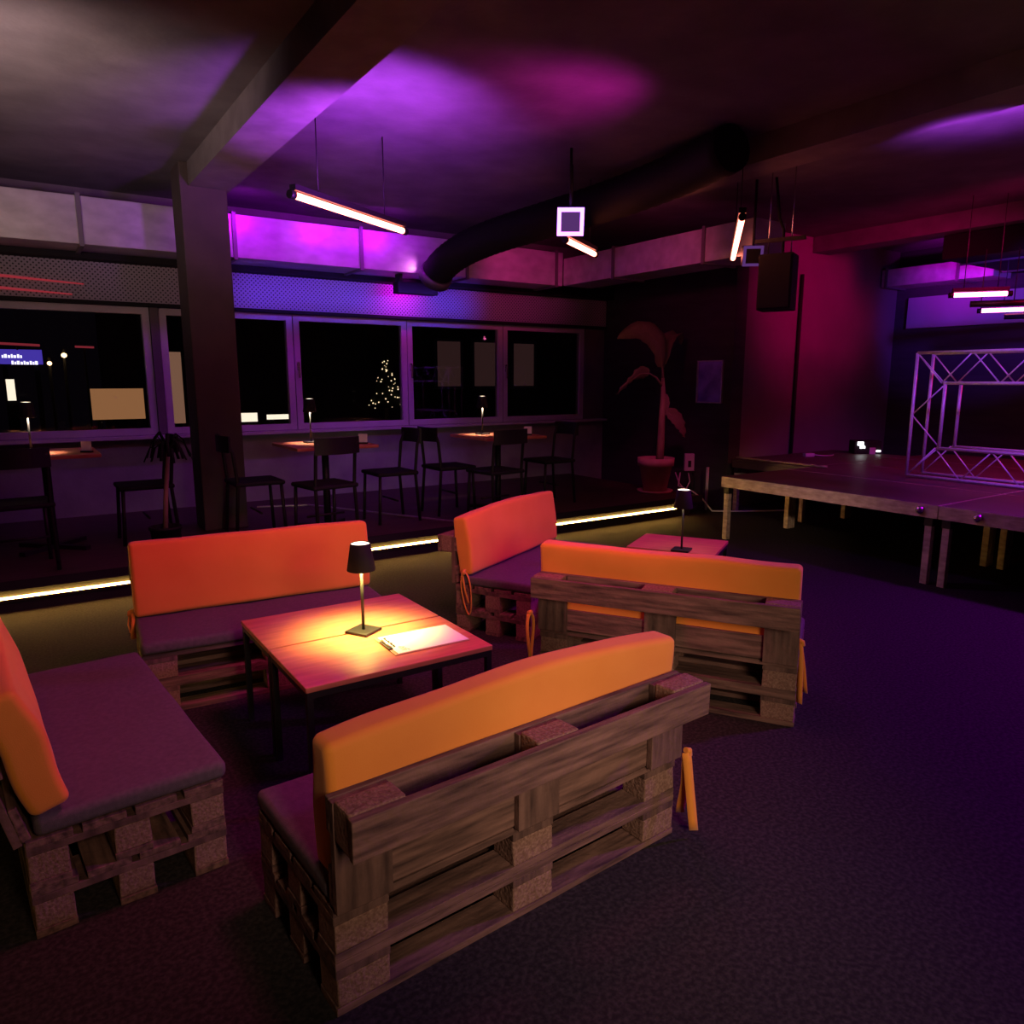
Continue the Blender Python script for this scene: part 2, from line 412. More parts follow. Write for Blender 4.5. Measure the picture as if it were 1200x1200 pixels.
# hanging speaker
sp = empty('loudspeaker', (5.19, 3.95, 2.06), R(-66), 'black loudspeaker hanging on chains in front of the red lit wall', 'loudspeaker')
MB().box((-.135, 0, 0), (.135, .22, .44), M['black'], .012).build('cabinet', sp)
MB().box((-.122, -.012, .015), (.122, 0, .425), M['black'], .004).build('grille', sp)
for x in (-.09, .09):
    MB().tube([(x, .12, .44), (x, .12, CZ - 2.06)], .005, M['chrome'], 6).build('chain', sp)
MB().bar((-.2, .12, .56), (.2, .12, .56), .03, .03, M['blackmetal']).build('hanging_bar', sp)
cb = MB().tube([(5.56, 4.16, 2.35), (5.58, 4.18, 2.75), (5.54, 4.2, 2.85), (5.6, 4.3, 3.2)], .012, M['black'], 8).build('speaker_cable')
tag(cb, 'black cable looping from the hanging loudspeaker up to the ceiling', 'cable')
tag(MB().tube([(8.05, 5.724, 0), (8.05, 5.724, 2.75)], .022, M['black'], 8).build('conduit'), 'thin dark pipe running up the red lit wall', 'pipe')

# ------------------------------------------------------------------ pallet benches
BL = 1.2
XS = ((0, .145), (.5275, .6725), (1.055, 1.2))
def seat_pallet(z0, y0, y1, parent):
    YS = ((y0, y0 + .1), ((y0 + y1) / 2 - .05, (y0 + y1) / 2 + .05), (y1 - .1, y1))
    root = MB().box((XS[1][0], y0, z0 + .1), (XS[1][1], y1, z0 + .1215), M['woodv'], .002).build('seat_pallet', parent)
    for a, b in (XS[0], XS[2]): MB().box((a, y0, z0 + .1), (b, y1, z0 + .1215), M['woodv'], .002).build('cross_board', root)
    for a, b in YS: MB().box((0, a, z0), (BL, b, z0 + .0215), M['wood'], .002, .001).build('skid_board', root)
    for a, b in YS:
        for c, d in XS: MB().box((c + .002, a + .002, z0 + .022), (d - .002, b - .002, z0 + .0995), M['chip'], .004, .002).build('block', root)
    n = 4; w = .112; g = ((y1 - y0) - n * w) / (n - 1)
    for i in range(n):
        a = y0 + i * (w + g)
        MB().box((0, a, z0 + .122), (BL, a + w, z0 + .1435), M['wood'], .002, .001).build('deck_board', root)
    return root
def back_pallet(parent):
    root = MB().box((XS[1][0], .1, .2885), (XS[1][1], .1215, .572), M['woodv'], .002).build('back_pallet', parent)
    for a, b in (XS[0], XS[2]): MB().box((a, .1, .2885), (b, .1215, .572), M['woodv'], .002).build('cross_board', root)
    MB().box((0, 0, .476), (BL, .0215, .576), M['wood'], .003, .0015).build('skid_board', root)
    for a, b in XS: MB().box((a + .002, .022, .478), (b - .002, .0995, .58), M['chip'], .006, .002).build('block', root)
    for z0, z1 in ((.488, .574), (.294, .398)):
        MB().box((0, .122, z0), (BL, .1435, z1), M['wood'], .003, .0015).build('deck_board', root)
    return root
def bow(pts, n=10):
    out = []
    for i in range(len(pts) - 1):
        for k in range(n): out.append(Vector(pts[i]).lerp(Vector(pts[i + 1]), k / n))
    return out + [Vector(pts[-1])]
def tie(cush, x, y, z, sx, loops, drop, dy0=0):
    """two ribbon tails / a long loop at a cushion's lower corner"""
    t = MB()
    y += dy0
    if loops:
        pts = []
        for i in range(25):
            a = -PI / 2 + 2 * PI * i / 24
            pts.append(Vector((x + sx * (.012 + .006 * math.sin(a * 2)), y + .032 * math.cos(a), z - drop / 2 - drop / 2 * math.sin(a) * -1 * -1)))
        t.ribbon(pts, (1, .15, 0), .016, M['orange'])
        pts = [Vector((x + sx * .02, y - .012, z)), Vector((x + sx * .03, y + .0, z - drop * .4)), Vector((x + sx * .024, y + .012, z - drop * .72))]
        t.ribbon(bow(pts, 4), (.3, 1, 0), .018, M['orange'])
    else:
        for k, (dy, dx) in enumerate(((-.03, .012), (.045, .03))):
            pts = [Vector((x + sx * .008, y, z)), Vector((x + sx * (.012 + dx * .5), y + dy * .35, z - drop * .45)), Vector((x + sx * (.012 + dx), y + dy, z - drop * (1 - .08 * k)))]
            t.ribbon(bow(pts, 4), (1, -.7, 0), .03, M['orange'])
    t.tube([(x + sx * .002, y, z + .012), (x + sx * .02, y, z + .006), (x + sx * .022, y, z - .012)], .010, M['orange'], 8)
    return t.build('tie_strap', cush)
def bench(name, loc, rz, label, lean=0, sag=.0, ties=((0, True, .22), (1, True, .22)), seed=0, shift=0, ch=.372, tilt=0, tx=0):
    b = empty(name, loc, rz, label, 'bench', 'pallet benches with orange back cushions')
    seat_pallet(0, .126, .64, b); seat_pallet(.144, .126, .64, b); bp = back_pallet(b)
    if tilt: bp.matrix_local = Matrix.Translation((0, .144, .2885)) @ Matrix.Rotation(R(tilt), 4, 'X') @ Matrix.Translation((0, -.144, -.2885))
    def w1(p): return p + Vector((0, 0, .006 * noise.noise(Vector((p.x * 4 + seed, p.y * 4, 3)))))
    MB().soft((0, .15, .2885), (BL, .655, .345), .02, M['seat'], (20, 10, 2), w1).build('seat_cushion', b)
    x0 = shift; x1 = BL + shift
    def w2(p):
        u = (p.x - x0) / BL; v = p.z / ch
        q = p.copy()
        q.z += v * (-sag * (4 * (u - .5) ** 2 if False else (1 - math.sin(PI * min(1, max(0, u)))) )) + .006 * noise.noise(Vector((u * 5 + seed * 3, 1.7, 0))) * v
        q.y += .010 * noise.noise(Vector((u * 4 + seed * 5, v * 2.5, p.y * 8))) + .012 * math.sin(PI * v) * (1 if p.y > .04 else -.3)
        return q
    cu = MB().soft((x0, 0, 0), (x1, .095, ch), .022, M['orange'], (36, 4, 14), w2).build('back_cushion', b)
    cu.location = (0, .150, .343); cu.rotation_euler = (R(lean), 0, 0)
    for (e, lp, dr) in ties:
        tie(cu, (x0 - tx if e == 0 else x1 + (tx if len(ties) == 1 else 0)), .05, -.05 if tx and e == 1 and len(ties) == 1 else .02, -1 if e == 0 else 1, lp, dr, -.10 if tx and (e == 0 or len(ties) == 1) else 0)
    return b
bench('pallet_bench', (1.60, 4.05, 0), R(176), 'pallet bench facing the camera behind the low table with the clipboard', 5, .004, ((1, True, .13),), 1)
bench('pallet_bench', (3.115, 4.43, 0), R(207.5), 'pallet bench with red lit cushion, set askew between the low tables and the light strip', 7, .02, ((1, True, .26),), 2)
bench('pallet_bench', (1.955, 2.763, 0), R(-58), 'pallet bench seen from behind, standing before the small table with a lamp', 2, .0, ((0, True, .24), (1, False, .27)), 3, -.01, tx=.02)
bench('pallet_bench', (.505, 1.364, 0), R(3.6), 'closest pallet bench seen from behind, its orange cushion top running diagonally', 0, .035, ((1, False, .27),), 4, .012, tx=.006)
bench('pallet_bench', (-.315, 3.372, 0), R(-85.4), 'pallet bench cut by the frame edge, its wide dark seat running beside the table', 15, .01, ((0, True, .13),), 5, 0, .372, 13)

# ------------------------------------------------------------------ low tables, lamps, clipboard
def low_table(w, d, loc, rz, label, gap_stop=False, h=.462):
    t = empty('low_table', loc, rz, label, 'table', 'low wooden tables on thin black legs')
    MB().box((-w / 2, -d / 2, h - .02), (w / 2, d / 2, h), M['table'], .003).build('tabletop', t)
    f = MB(); a = .022
    for y in (-d / 2 + .012, d / 2 - .012): f.box((-w / 2 + .004, y - a / 2, h - .043), (w / 2 - .004, y + a / 2, h - .0205), M['blackmetal'])
    for x in (-w / 2 + .015, w / 2 - .015): f.box((x - a / 2, -d / 2 + .024, h - .043), (x + a / 2, d / 2 - .024, h - .0205), M['blackmetal'])
    f.build('apron', t)
    if gap_stop: MB().box((-w / 2 + .06, -d / 2 - .028, h - .052), (w / 2 - .06, -d / 2 + .022, h - .0435), M['blackmetal']).build('gap_light_stop', t)  # added strip under the gap, keeps lamp light off the floor
    for x in (-1, 1):
        for y in (-1, 1):
            l = MB().box((x * (w / 2 - .015) - a / 2, y * (d / 2 - .0125) - a / 2, 0), (x * (w / 2 - .015) + a / 2, y * (d / 2 - .0125) + a / 2, h - .0435), M['blackmetal'])
            l.build('leg', t)
    return t
low_table(.755, .412, (1.107, 3.017, 0), 0, 'low wooden table half nearer the bench facing the camera, pushed against its twin', True)
low_table(.755, .442, (1.107, 2.577, 0), 0, 'low wooden table half carrying the clipboard, pushed against its twin')
a = R(-60)
low_table(.55, .45, (3.465, 3.25, 0), a, 'small low wooden table carrying a lamp, standing behind a pallet bench')
low_table(.60, .40, (3.09, 2.95, 0), a, 'small low wooden table half hidden by a pallet bench cushion, beside its lamp-bearing twin')

def lamp(loc, rz, label):
    t = empty('table_lamp', loc, rz, label, 'table lamp', 'small black cordless table lamps')
    b = MB().box((-.055, -.055, 0), (.055, .055, .012), M['blackmetal'], .004); b.build('base', t)
    MB().tube([(0, 0, .012), (0, 0, .285)], .0065, M['blackmetal'], 12).build('stem', t)
    sh = MB().lathe([(.056, .268), (.0575, .266), (.0585, .268), (.041, .378), (.039, .380), (.0385, .378), (.056, .268)], M['black'], 36).build('lamp_shade', t)
    MB().lathe([(0, .3725), (.0385, .3725), (.0385, .376), (.030, .3795), (0, .3815)], M['e_lamp'], 32).build('top_diffuser', sh)
    MB().lathe([(0, .318), (.045, .318), (.045, .321), (0, .321)], M['e_lampdown'], 32).build('led_disc', sh)
    return t
lamp((1.12, 2.79, .462), R(30), 'black table lamp lit on the low table beside the clipboard')
lamp((3.335, 3.10, .462), R(-60), 'black table lamp with lit rim on the small table behind a pallet bench')

cp = empty('clipboard', (1.281, 2.567, .462), R(-1.5), 'clipboard with a white paper menu lying on the low table under the lamp', 'clipboard')
MB().box((-.165, -.11, 0), (.162, .11, .004), M['clip'], .0015).build('board', cp)
pp = MB().box((-.150, -.104, .0042), (.157, .104, .0058), M['paper']).build('paper_sheet', cp)
cl = MB().box((-.166, -.05, .0045), (-.148, .05, .010), M['blackmetal'], .002)
cl.tube([(-.150, -.04, .012), (-.160, -.04, .018), (-.160, .04, .018), (-.150, .04, .012)], .0022, M['chrome'], 8); cl.build('clip', cp)
ik = MB()
# hand-lettered heading running along the sheet's short edge, with a few thin lines below it
y = .088
for k in range(9):
    hgt = (.016, .011, .011, .015, .011, .017, .011, .014, .011)[k]
    st = [(-.140, y), (-.140 + hgt, y - .003), (-.141 + hgt * .4, y - .006), (-.139 + hgt * .8, y - .010), (-.140, y - .0125)]
    for p, q in zip(st, st[1:]): ik.bar((p[0], p[1], .0064), (q[0], q[1], .0064), .0026, .0008, M['ink'])
    y -= .0135
for j in range(4):
    yy = -.045 - .012 * j
    ik.bar((-.126, yy, .0064), (-.100 - .006 * (j % 2), yy - .003, .0064), .0014, .0008, M['ink'])
ik.bar((-.118, -.03, .0064), (-.095, -.09, .0064), .0012, .0008, M['ink'])
ik.build('lettering', pp)

# ------------------------------------------------------------------ tables and chairs on the platform
def dining_table(loc, label, w=.70):
    t = empty('square_table', loc, 0, label, 'table', 'square tables along the windows')
    MB().box((-w / 2, -w / 2, .712), (w / 2, w / 2, .738), M['table'], .004).build('tabletop', t)
    MB().tube([(0, 0, .03), (0, 0, .711)], .03, M['blackmetal'], 14).build('column', t)
    f = MB()
    for q in (45, 135): 
        dx, dy = math.cos(R(q)) * .3, math.sin(R(q)) * .3
        f.bar((-dx, -dy, .015), (dx, dy, .015), .05, .03, M['blackmetal'])
    f.build('foot', t)
    return t
TB = ((.15, 6.58), (2.19, 6.18), (3.98, 6.2))
nm = ('on the platform before the lit outdoor boards', 'on the platform between the column and the second lamp', 'on the platform furthest from the column')
dining_table((*TB[0], PZ), 'square table on the platform before the pale lit board outside')
dining_table((*TB[1], PZ), 'square table on the platform next to the column, below the window with a handle')
dining_table((*TB[2], PZ), 'square table on the platform below the fairy-light tree')
for i, (x, y) in enumerate(((.07, 6.52), (2.12, 6.32), (3.9, 6.36))):
    lamp((x, y, PZ + .738), 0, 'dark table lamp with glowing stem on the square table ' + ('before the pale lit board', 'beside the column', 'below the fairy-light tree')[i])
for i, (x, y) in enumerate(((.42, 6.42), (2.46, 5.98), (4.22, 6.02))):
    c = empty('menu_holder', (x, y, PZ + .738), R(-34), 'small white card standing at the edge of the square table ' + ('before the pale lit board', 'beside the column', 'below the fairy-light tree')[i], 'menu card', 'cards on the platform tables')
    MB().box((-.04, -.02, 0), (.04, .02, .012), M['black'], .002).build('foot', c)
    MB().box((-.038, -.004, .0125), (.038, .004, .085), M['paper'], .002).build('card', c)

def make_chair(loc, rz, label):
    t = empty('bistro_chair', loc, rz, label, 'chair', 'dark chairs around the platform tables')
    MB().soft((-.2, -.2, .43), (.2, .2, .465), .016, M['black'], (6, 6, 2)).build('seat', t)
    for x in (-.17, .17):
        MB().tube([(x * 1.05, .19, 0), (x, .17, .43)], .014, M['blackmetal'], 10).build('leg', t)
        MB().tube([(x * 1.05, -.21, 0), (x, -.175, .45), (x, -.2, .70), (x * .98, -.235, .80)], .014, M['blackmetal'], 10).build('leg', t)
    b = MB()
    pts = []
    for k in range(13):
        u = -1 + k / 6
        pts.append(Vector((u * .19, -.225 - .045 * (1 - u * u), .775)))
    for p, q in zip(pts, pts[1:]): b.bar(p, q + (q - p) * .02, .018, .13, M['blackmetal'])
    b.build('backrest', t)
    MB().tube([(-.165, 0, .2), (.165, 0, .2)], .009, M['blackmetal'], 8).build('stretcher', t)
    return t
CH = [(1.60, 6.25, -90, 'dark chair at the column side of the square table beside the column'),
      (2.02, 5.74, 8, 'dark chair with its back towards the camera at the table beside the column'),
      (2.80, 6.2, 90, 'dark chair at the square table beside the column, on the side of the fairy-light tree'),
      (3.46, 6.28, -90, 'dark chair at the table below the fairy-light tree, on its column side'),
      (3.66, 5.75, 6, 'dark chair with its back towards the camera at the table below the fairy-light tree'),
      (4.62, 6.2, 90, 'dark chair at the far side of the table below the fairy-light tree'),
      (.80, 6.52, 90, 'dark chair at the square table before the pale lit board, beside the tufted plant'),
      (-.05, 5.98, 5, 'dark chair with its back towards the camera at the table before the pale lit board')]
c0 = None
for x, y, r, lb in CH:
    if c0 is None: c0 = make_chair((x, y, PZ), R(r), lb)
    else: copy_as(c0, (x, y, PZ), R(r), lb)

# slim leaning plant beside the column
pl = empty('potted_plant', (.865, 6.05, PZ), 0, 'slim dark plant with leaning stem and drooping tuft beside the column', 'plant')
MB().lathe([(0, 0), (.09, 0), (.11, .16), (.118, .16), (.118, .18), (.1, .18), (.1, .16), (0, .16)], M['black'], 24).build('pot', pl)
MB().tube([(0, 0, .16), (.02, 0, .4), (.05, .02, .62), (.07, .03, .76)], [.02, .017, .015, .012], M['stem'], 10).build('stem', pl)
lf = MB()
for k in range(16):
    a = k * 2.4; ln = .12 + .05 * random.random(); up = .05 + .08 * random.random()
    p0 = Vector((.065, .03, .72 + .004 * k)); d = Vector((math.cos(a), math.sin(a), 0))
    lf.ribbon([p0, p0 + d * ln * .45 + Vector((0, 0, up)), p0 + d * ln * .8 + Vector((0, 0, up * .6)), p0 + d * ln * 1.1 + Vector((0, 0, -.06))], d.cross(Vector((0, 0, 1))), .022, M['black'])
lf.build('tuft', pl)

# ------------------------------------------------------------------ big leaf plant at the platform corner
bp = empty('banana_plant', (6.06, 6.08, PZ), 0, 'tall big-leaved plant in a terracotta pot at the platform corner', 'plant')
MB().lathe([(0, .02), (.13, .02), (.185, .31), (.205, .31), (.21, .40), (.185, .40), (.175, .33), (0, .33)], M['pot'], 36).build('pot', bp)
MB().lathe([(0, 0), (.18, 0), (.205, .03), (.195, .03), (.175, .012), (0, .012)], M['pot'], 36).build('saucer', bp)
MB().lathe([(.174, .335), (.1, .345), (0, .35)], M['soil'], 24).build('soil', bp)
MB().tube([(.06, 0, .33), (.07, 0, .6), (.07, 0, .85), (.08, 0, 1.1), (.065, 0, 1.3)], [.045, .042, .036, .03, .018], M['stem'], 14).build('stem', bp)
def big_leaf(path, w, stem_from, fold=.25, side=(.3, 1, 0)):
    """leaf blade along a midrib path, folded along it"""
    b = MB(); n = 14; P = [Vector(p) for p in path]
    def ev(t):
        k = t * (len(P) - 1); i = min(int(k), len(P) - 2); u = k - i
        p0 = P[max(i - 1, 0)]; p1 = P[i]; p2 = P[i + 1]; p3 = P[min(i + 2, len(P) - 1)]
        return .5 * ((2 * p1) + (p2 - p0) * u + (2 * p0 - 5 * p1 + 4 * p2 - p3) * u * u + (-p0 + 3 * p1 - 3 * p2 + p3) * u ** 3)
    rows = []; S = Vector(side).normalized()
    for i in range(n + 1):
        t = i / n; p = ev(t); d = (ev(min(1, t + .02)) - ev(max(0, t - .02))).normalized()
        s = (S - d * S.dot(d)).normalized(); nn = d.cross(s)
        ww = w * (math.sin(PI * min(1, .06 + t * .94) ** .8) ** .8) * .5
        rip = .012 * math.sin(i * 2.3)
        rows.append([p + s * ww * u + nn * (fold * abs(u) * ww + rip * abs(u)) for u in (-1, -.5, 0, .5, 1)])
    top = [[b.bm.verts.new(v) for v in r] for r in rows]
    fs = []
    for r0, r1 in zip(top, top[1:]):
        for k in range(4): fs.append(b.bm.faces.new([r0[k], r0[k + 1], r1[k + 1], r1[k]]))
    b._set(fs, M['leaf'], True)
    o = b.build('leaf', bp)
    sm = o.modifiers.new('thickness', 'SOLIDIFY'); sm.thickness = .004
    MB().tube([stem_from, Vector(stem_from).lerp(P[0], .5) + Vector((0, 0, .03)), P[0], ev(.3), ev(.6), ev(.9)], [.014, .011, .009, .007, .005, .003], M['stem'], 8).build('leaf_stalk', o)
    return o
big_leaf(((.045, 0, 1.42), (.04, .02, 1.65), (-.06, .05, 1.78), (-.28, .08, 1.82), (-.55, .10, 1.72)), .30, (.07, 0, 1.22), .2, (.75, .2, .9))
big_leaf(((-.13, .02, 1.35), (-.27, .04, 1.34), (-.40, .06, 1.24), (-.56, .08, 1.12)), .17, (.07, 0, 1.2), .25, (.4, -.5, .9))
big_leaf(((.12, -.02, .92), (.22, -.04, .86), (.33, -.05, .74), (.40, -.05, .62)), .17, (.075, 0, 1.0), .3, (.6, .1, .9))
big_leaf(((.10, 0, 1.12), (.115, 0, 1.0), (.12, 0, .88)), .09, (.08, 0, 1.15), .6, (.8, -.5, 0))
big_leaf(((.16, .1, 1.45), (.32, .2, 1.72), (.60, .32, 1.82), (.78, .42, 1.70)), .16, (.07, 0, 1.2), .3, (-.4, .9, .3))

# poster on the side wall, box and pipe at the platform end
po = empty('poster', (6.885, 6.06, 1.475), 0, 'framed poster with painted-in bluish gleam on the dark wall behind the big-leaved plant', 'poster')
MB().box((-.006, -.18, -.235), (.0, .18, .235), M['poster']).build('sheet', po)
fr = MB()
for lo, hi in (((-.02, -.195, .235), (.01, .195, .25)), ((-.02, -.195, -.25), (.01, .195, -.235)), ((-.02, -.195, -.235), (.01, -.18, .235)), ((-.02, .18, -.235), (.01, .195, .235))): fr.box(lo, hi, M['alu'])
fr.build('frame', po)
wbx = empty('control_box', (6.50, 5.98, .45), R(-35), 'small pale control box on a thin stand beside the plant pot', 'box')
MB().box((-.055, -.03, 0), (.055, .03, .2), M['frame'], .005).build('housing', wbx)
MB().box((-.018, -.036, .045), (.018, -.0305, .12), M['black'], .002).build('cover', wbx)
MB().box((-.13, -.04, -.02), (.07, .04, -.001), M['blackmetal']).build('shelf', wbx)
MB().tube([(-.12, 0, -.02), (-.12, 0, -.45)], .008, M['blackmetal'], 8).tube([(.05, .0, -.02), (.05, 0, -.45)], .008, M['blackmetal'], 8).build('stand', wbx)
tag(MB().tube([(6.62, 5.8, 0), (6.62, 5.8, .5)], .017, M['frame'], 10).build('upright_pipe'), 'thin pale upright pipe beside the plant pot', 'pipe')
cw = [(6.38, 6.0, .43), (6.25, 5.9, .3), (6.36, 5.78, .24), (6.45, 5.7, .15), (6.52, 5.62, .02), (6.75, 5.5, .012), (7.05, 5.32, .012), (7.3, 5.2, .012)]
tag(MB().tube(bow(cw, 4), .009, M['frame'], 8).build('power_cable'), 'pale cable running from the small control box over the floor to the stage', 'cable')
tag(MB().tube(bow([(6.30, 6.0, .44), (6.28, 5.92, .33), (6.37, 5.9, .235), (6.47, 5.93, .33), (6.49, 5.98, .45)], 5), .007, M['frame'], 8).build('power_cable'), 'thin cable hanging in a loop below the small control box', 'cable')

# ------------------------------------------------------------------ stage
def deck(x0, y0, x1, y1, label, legs=((0, 0), (1, 0), (0, 1), (1, 1)), fm='stagerail'):
    H = .6
    t = empty('stage_deck', ((x0 + x1) / 2, (y0 + y1) / 2, 0), 0, label, 'stage deck', 'stage decks on square legs')
    w = (x1 - x0) / 2 - .003; d = (y1 - y0) / 2 - .003
    MB().box((-w + .012, -d + .012, H - .03), (w - .012, d - .012, H), M['stagetop']).build('deck_top', t)
    f = MB()
    f.box((-w, -d, H - .10), (-w + .045, d, H - .031), M[fm], .003).box((w - .045, -d, H - .10), (w, d, H - .031), M[fm], .003)
    f.box((-w + .045, -d, H - .10), (w - .045, -d + .045, H - .031), M[fm], .003).box((-w + .045, d - .045, H - .10), (w - .045, d, H - .031), M[fm], .003)
    f.box((-w, -d, H - .0305), (-w + .0115, d, H - .002), M[fm]).box((w - .0115, -d, H - .0305), (w, d, H - .002), M[fm])
    f.box((-w + .0115, -d, H - .0305), (w - .0115, -d + .0115, H - .002), M[fm]).box((-w + .0115, d - .0115, H - .0305), (w - .0115, d, H - .002), M[fm])
    f.build('frame', t)
    for a, b in legs:
        x = (-w + .03, w - .03)[a]; y = (-d + .06, d - .06)[b]
        MB().box((x - .025, y - .025, 0), (x + .025, y + .025, H - .1005), M['stagerail'], .003).build('leg', t)
        MB().box((x - .03, y - .03, H - .16), (x + .03, y + .03, H - .1008), M['blackmetal']).build('leg_clamp', t)
    return t
deck(5.5, 2.65, 6.5, 4.65, 'front stage deck at the free stage corner, nearest the small table')
deck(5.5, .65, 6.5, 2.65, 'front stage deck reaching out of the frame, beside the corner deck')
for i, (x, nm_) in enumerate(((6.5, 'second row'), (7.5, 'third row'), (8.5, 'fourth row'))):
    deck(x, 2.65, x + 1, 4.65, 'stage deck in the %s, by the free stage end' % nm_)
    deck(x, .65, x + 1, 2.65, 'stage deck in the %s, running out of the frame' % nm_)
deck(6.85, 4.65, 8.85, 5.65, 'stage deck along the red lit wall, next to the free corner', fm='stagetop')  # frame takes the dark board colour, painting in its dim look
bolt = MB()
for y in (2.78, 2.38):
    bolt = MB().lathe([(0, 0), (.03, 0), (.03, .012), (.012, .03), (0, .03)], M['chrome'], 16).build('rail_knob')
    bolt.rotation_euler = (0, R(-90), 0); bolt.location = (5.499, y, .552)
    tag(bolt, 'round metal knob on the stage rail ' + ('nearest the pair of legs' if y > 2.5 else 'beyond the pair of legs'), 'knob')

# truss frame standing on the stage
def rod(mb, p, q, r): mb.tube([p, q], r, M['truss'], 10)
tz0, tz1 = .62, 1.74; ty0, ty1 = 1.75, 3.645; tx0, tx1 = 6.9, 7.18; g = .27
tru = empty('truss_frame', (tx0, (ty0 + ty1) / 2, .6), 0, 'aluminium truss frame standing on the stage', 'truss')
o0 = Vector((tx0, (ty0 + ty1) / 2, .6))
def truss_beam(name, a, b, off):
    """four-chord truss from a to b (outer front chord), off = inward offset of the inner chord"""
    a = Vector(a) - o0; b = Vector(b) - o0; off = Vector(off); dp = Vector((tx1 - tx0, 0, 0)); r = .0145
    d = (b - a).normalized(); i0 = d * g; 
    m = MB(); 
    for s in (Vector(), dp): rod(m, a + s, b + s, r)
    root = m.build(name, tru)
    for s in (off, off + dp): rod(m2 := MB(), a + s + i0 * .94, b + s - i0 * .94, r); m2.build('chord', root)
    L = (b - a).length; n = max(2, round(L / .28)); n += n % 2
    br = []
    for side in (0, 1):
        for s in (Vector(), dp):
            pass
    def zig(p0, p1):
        for k in range(n):
            u0 = a + d * (L * k / n); u1 = a + d * (L * (k + 1) / n)
            x = MB(); rod(x, u0 + (p0 if k % 2 == 0 else p1), u1 + (p1 if k % 2 == 0 else p0), .006); x.build('brace', root)
    zig(Vector(), off); 
    if name != 'upright': zig(dp, off + dp)
    return root
truss_beam('upright', (tx0, ty1, tz0), (tx0, ty1, tz1), (0, -g, 0))
truss_beam('upright', (tx0, ty0, tz0), (tx0, ty0, tz1), (0, g, 0))
truss_beam('top_beam', (tx0, ty1, tz1), (tx0, ty0, tz1), (0, 0, -g))
truss_beam('bottom_beam', (tx0, ty1, tz0), (tx0, ty0, tz0), (0, 0, g))

# small gear on the back of the stage
am = empty('amplifier', (8.72, 5.15, .6), R(-40), 'small black stage amplifier with bright white lights', 'amplifier')
MB().box((-.16, -.1, 0), (.16, .1, .16), M['black'], .01).build('case', am)
MB().box((-.125, -.112, .105), (-.055, -.1005, .15), M['e_led_white'], .003).build('lit_display', am)
MB().box((-.095, -.112, .07), (-.035, -.1005, .098), M['e_led_white'], .003).build('lit_display', am)
MB().box((.02, -.112, .0), (.09, -.1005, .08), M['frame'], .003).build('pale_panel', am)
MB().box((.10, -.112, .028), (.15, -.1005, .05), M['e_led_white'], .003).build('lit_display', am)
wg = empty('junction_box', (7.8, 5.3, .6), R(-20), 'small pale junction box lying on the stage before the red lit wall', 'box')
MB().box((-.06, -.03, 0), (.06, .03, .04), M['frame'], .004).build('case', wg)
MB().tube(bow([(.06, 0, .02), (.14, -.02, .01), (.22, -.05, .008), (.3, -.03, .008), (.36, .03, .008)], 4), .006, M['frame'], 8).build('cable', wg)
tag(MB().tube([(6.865 + .012 * math.sin(k * 1.7), 5.6 - .05 * k, .617 + .004 * math.sin(k * 2.3)) for k in range(24)], .012, M['stem'], 8).build('rope'), 'wavy rope lying along the stage edge before the red lit wall', 'rope')

# ------------------------------------------------------------------ outside the windows
g_ = struct(MB().box((-12, 8.4, -.2), (24, 26, -.02), M['asphalt']).build('street_ground'))
def lit_board(loc, sx, sz, mat, label, posts=True, rz=0):
    t = empty('lit_board', loc, rz, label, 'sign', None)
    MB().box((-sx / 2, 0, 0), (sx / 2, .06, sz), M['black']).build('case', t)
    MB().box((-sx / 2 + .004, -.012, .004), (sx / 2 - .004, -.0005, sz - .004), M[mat]).build('glowing_face', t)
    if posts:
        for x in (-sx / 2 + .08, sx / 2 - .08):
            MB().box((x - .03, .01, -loc[2] - .02), (x + .03, .055, -.0005), M['black']).build('post', t)
    return t
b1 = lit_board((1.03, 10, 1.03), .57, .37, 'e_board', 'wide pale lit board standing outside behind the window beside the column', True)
lit_board((1.69, 10, .96), .155, .88, 'e_board2', 'tall narrow pale lit board outside, close to the column edge', True)
sign = lit_board((.12, 12, 1.70), .52, .20, 'e_sign', 'blue lit sign outside with two rows of white glowing writing', True)
sw = MB()
for row, z, x0, n in ((0, 1.805, -.08, 7), (1, 1.72, .02, 9)):
    x = x0
    for k in range(n):
        w = .026 + .008 * ((k * 5 + row) % 3)
        sw.box((x, 11.975, z - .02), (x + w * .75, 11.987, z + .016 + .012 * ((k * 3 + row) % 2)), M['e_signw']); x += w
sgl = sw.build('glowing_writing'); sgl.parent = sign; sgl.location = -sign.location
nl = MB().tube([(-.5, 11.97, 1.985), (.36, 11.97, 1.955)], .016, M['e_streak'], 8).tube([(.1, 11.98, 1.89), (.1, 11.98, 1.96)], .01, M['black'], 8).build('neon_line'); nl.parent = sign; nl.location = -sign.location
no = tag(MB().tube([(.77, 12, 1.95), (1.0, 12, 1.945)], .014, M['e_streak'], 8).build('neon_line'), 'short red neon line outside, apart from the blue sign', 'neon tube')
MB().tube([(.88, 12.02, -.02), (.88, 12.02, 1.96)], .012, M['black'], 8).build('post', no)
def street_lamp(loc, label, r=.03):
    t = empty('street_lamp', (loc[0], loc[1], -.02), 0, label, 'street lamp')
    MB().tube([(0, .05, 0), (0, .05, loc[2] + .1), (0, -.0, loc[2] + .08)], .02, M['black'], 8).build('pole', t)
    MB().lathe([(0, -r), (r * .8, -r * .6), (r, 0), (r * .8, r * .6), (0, r)], M['e_street'], 14, (0, 0, loc[2] + .02)).build('lamp_head', t)
street_lamp((.63, 12, 1.83), 'warm street lamp glowing outside between the two neon lines', .035)
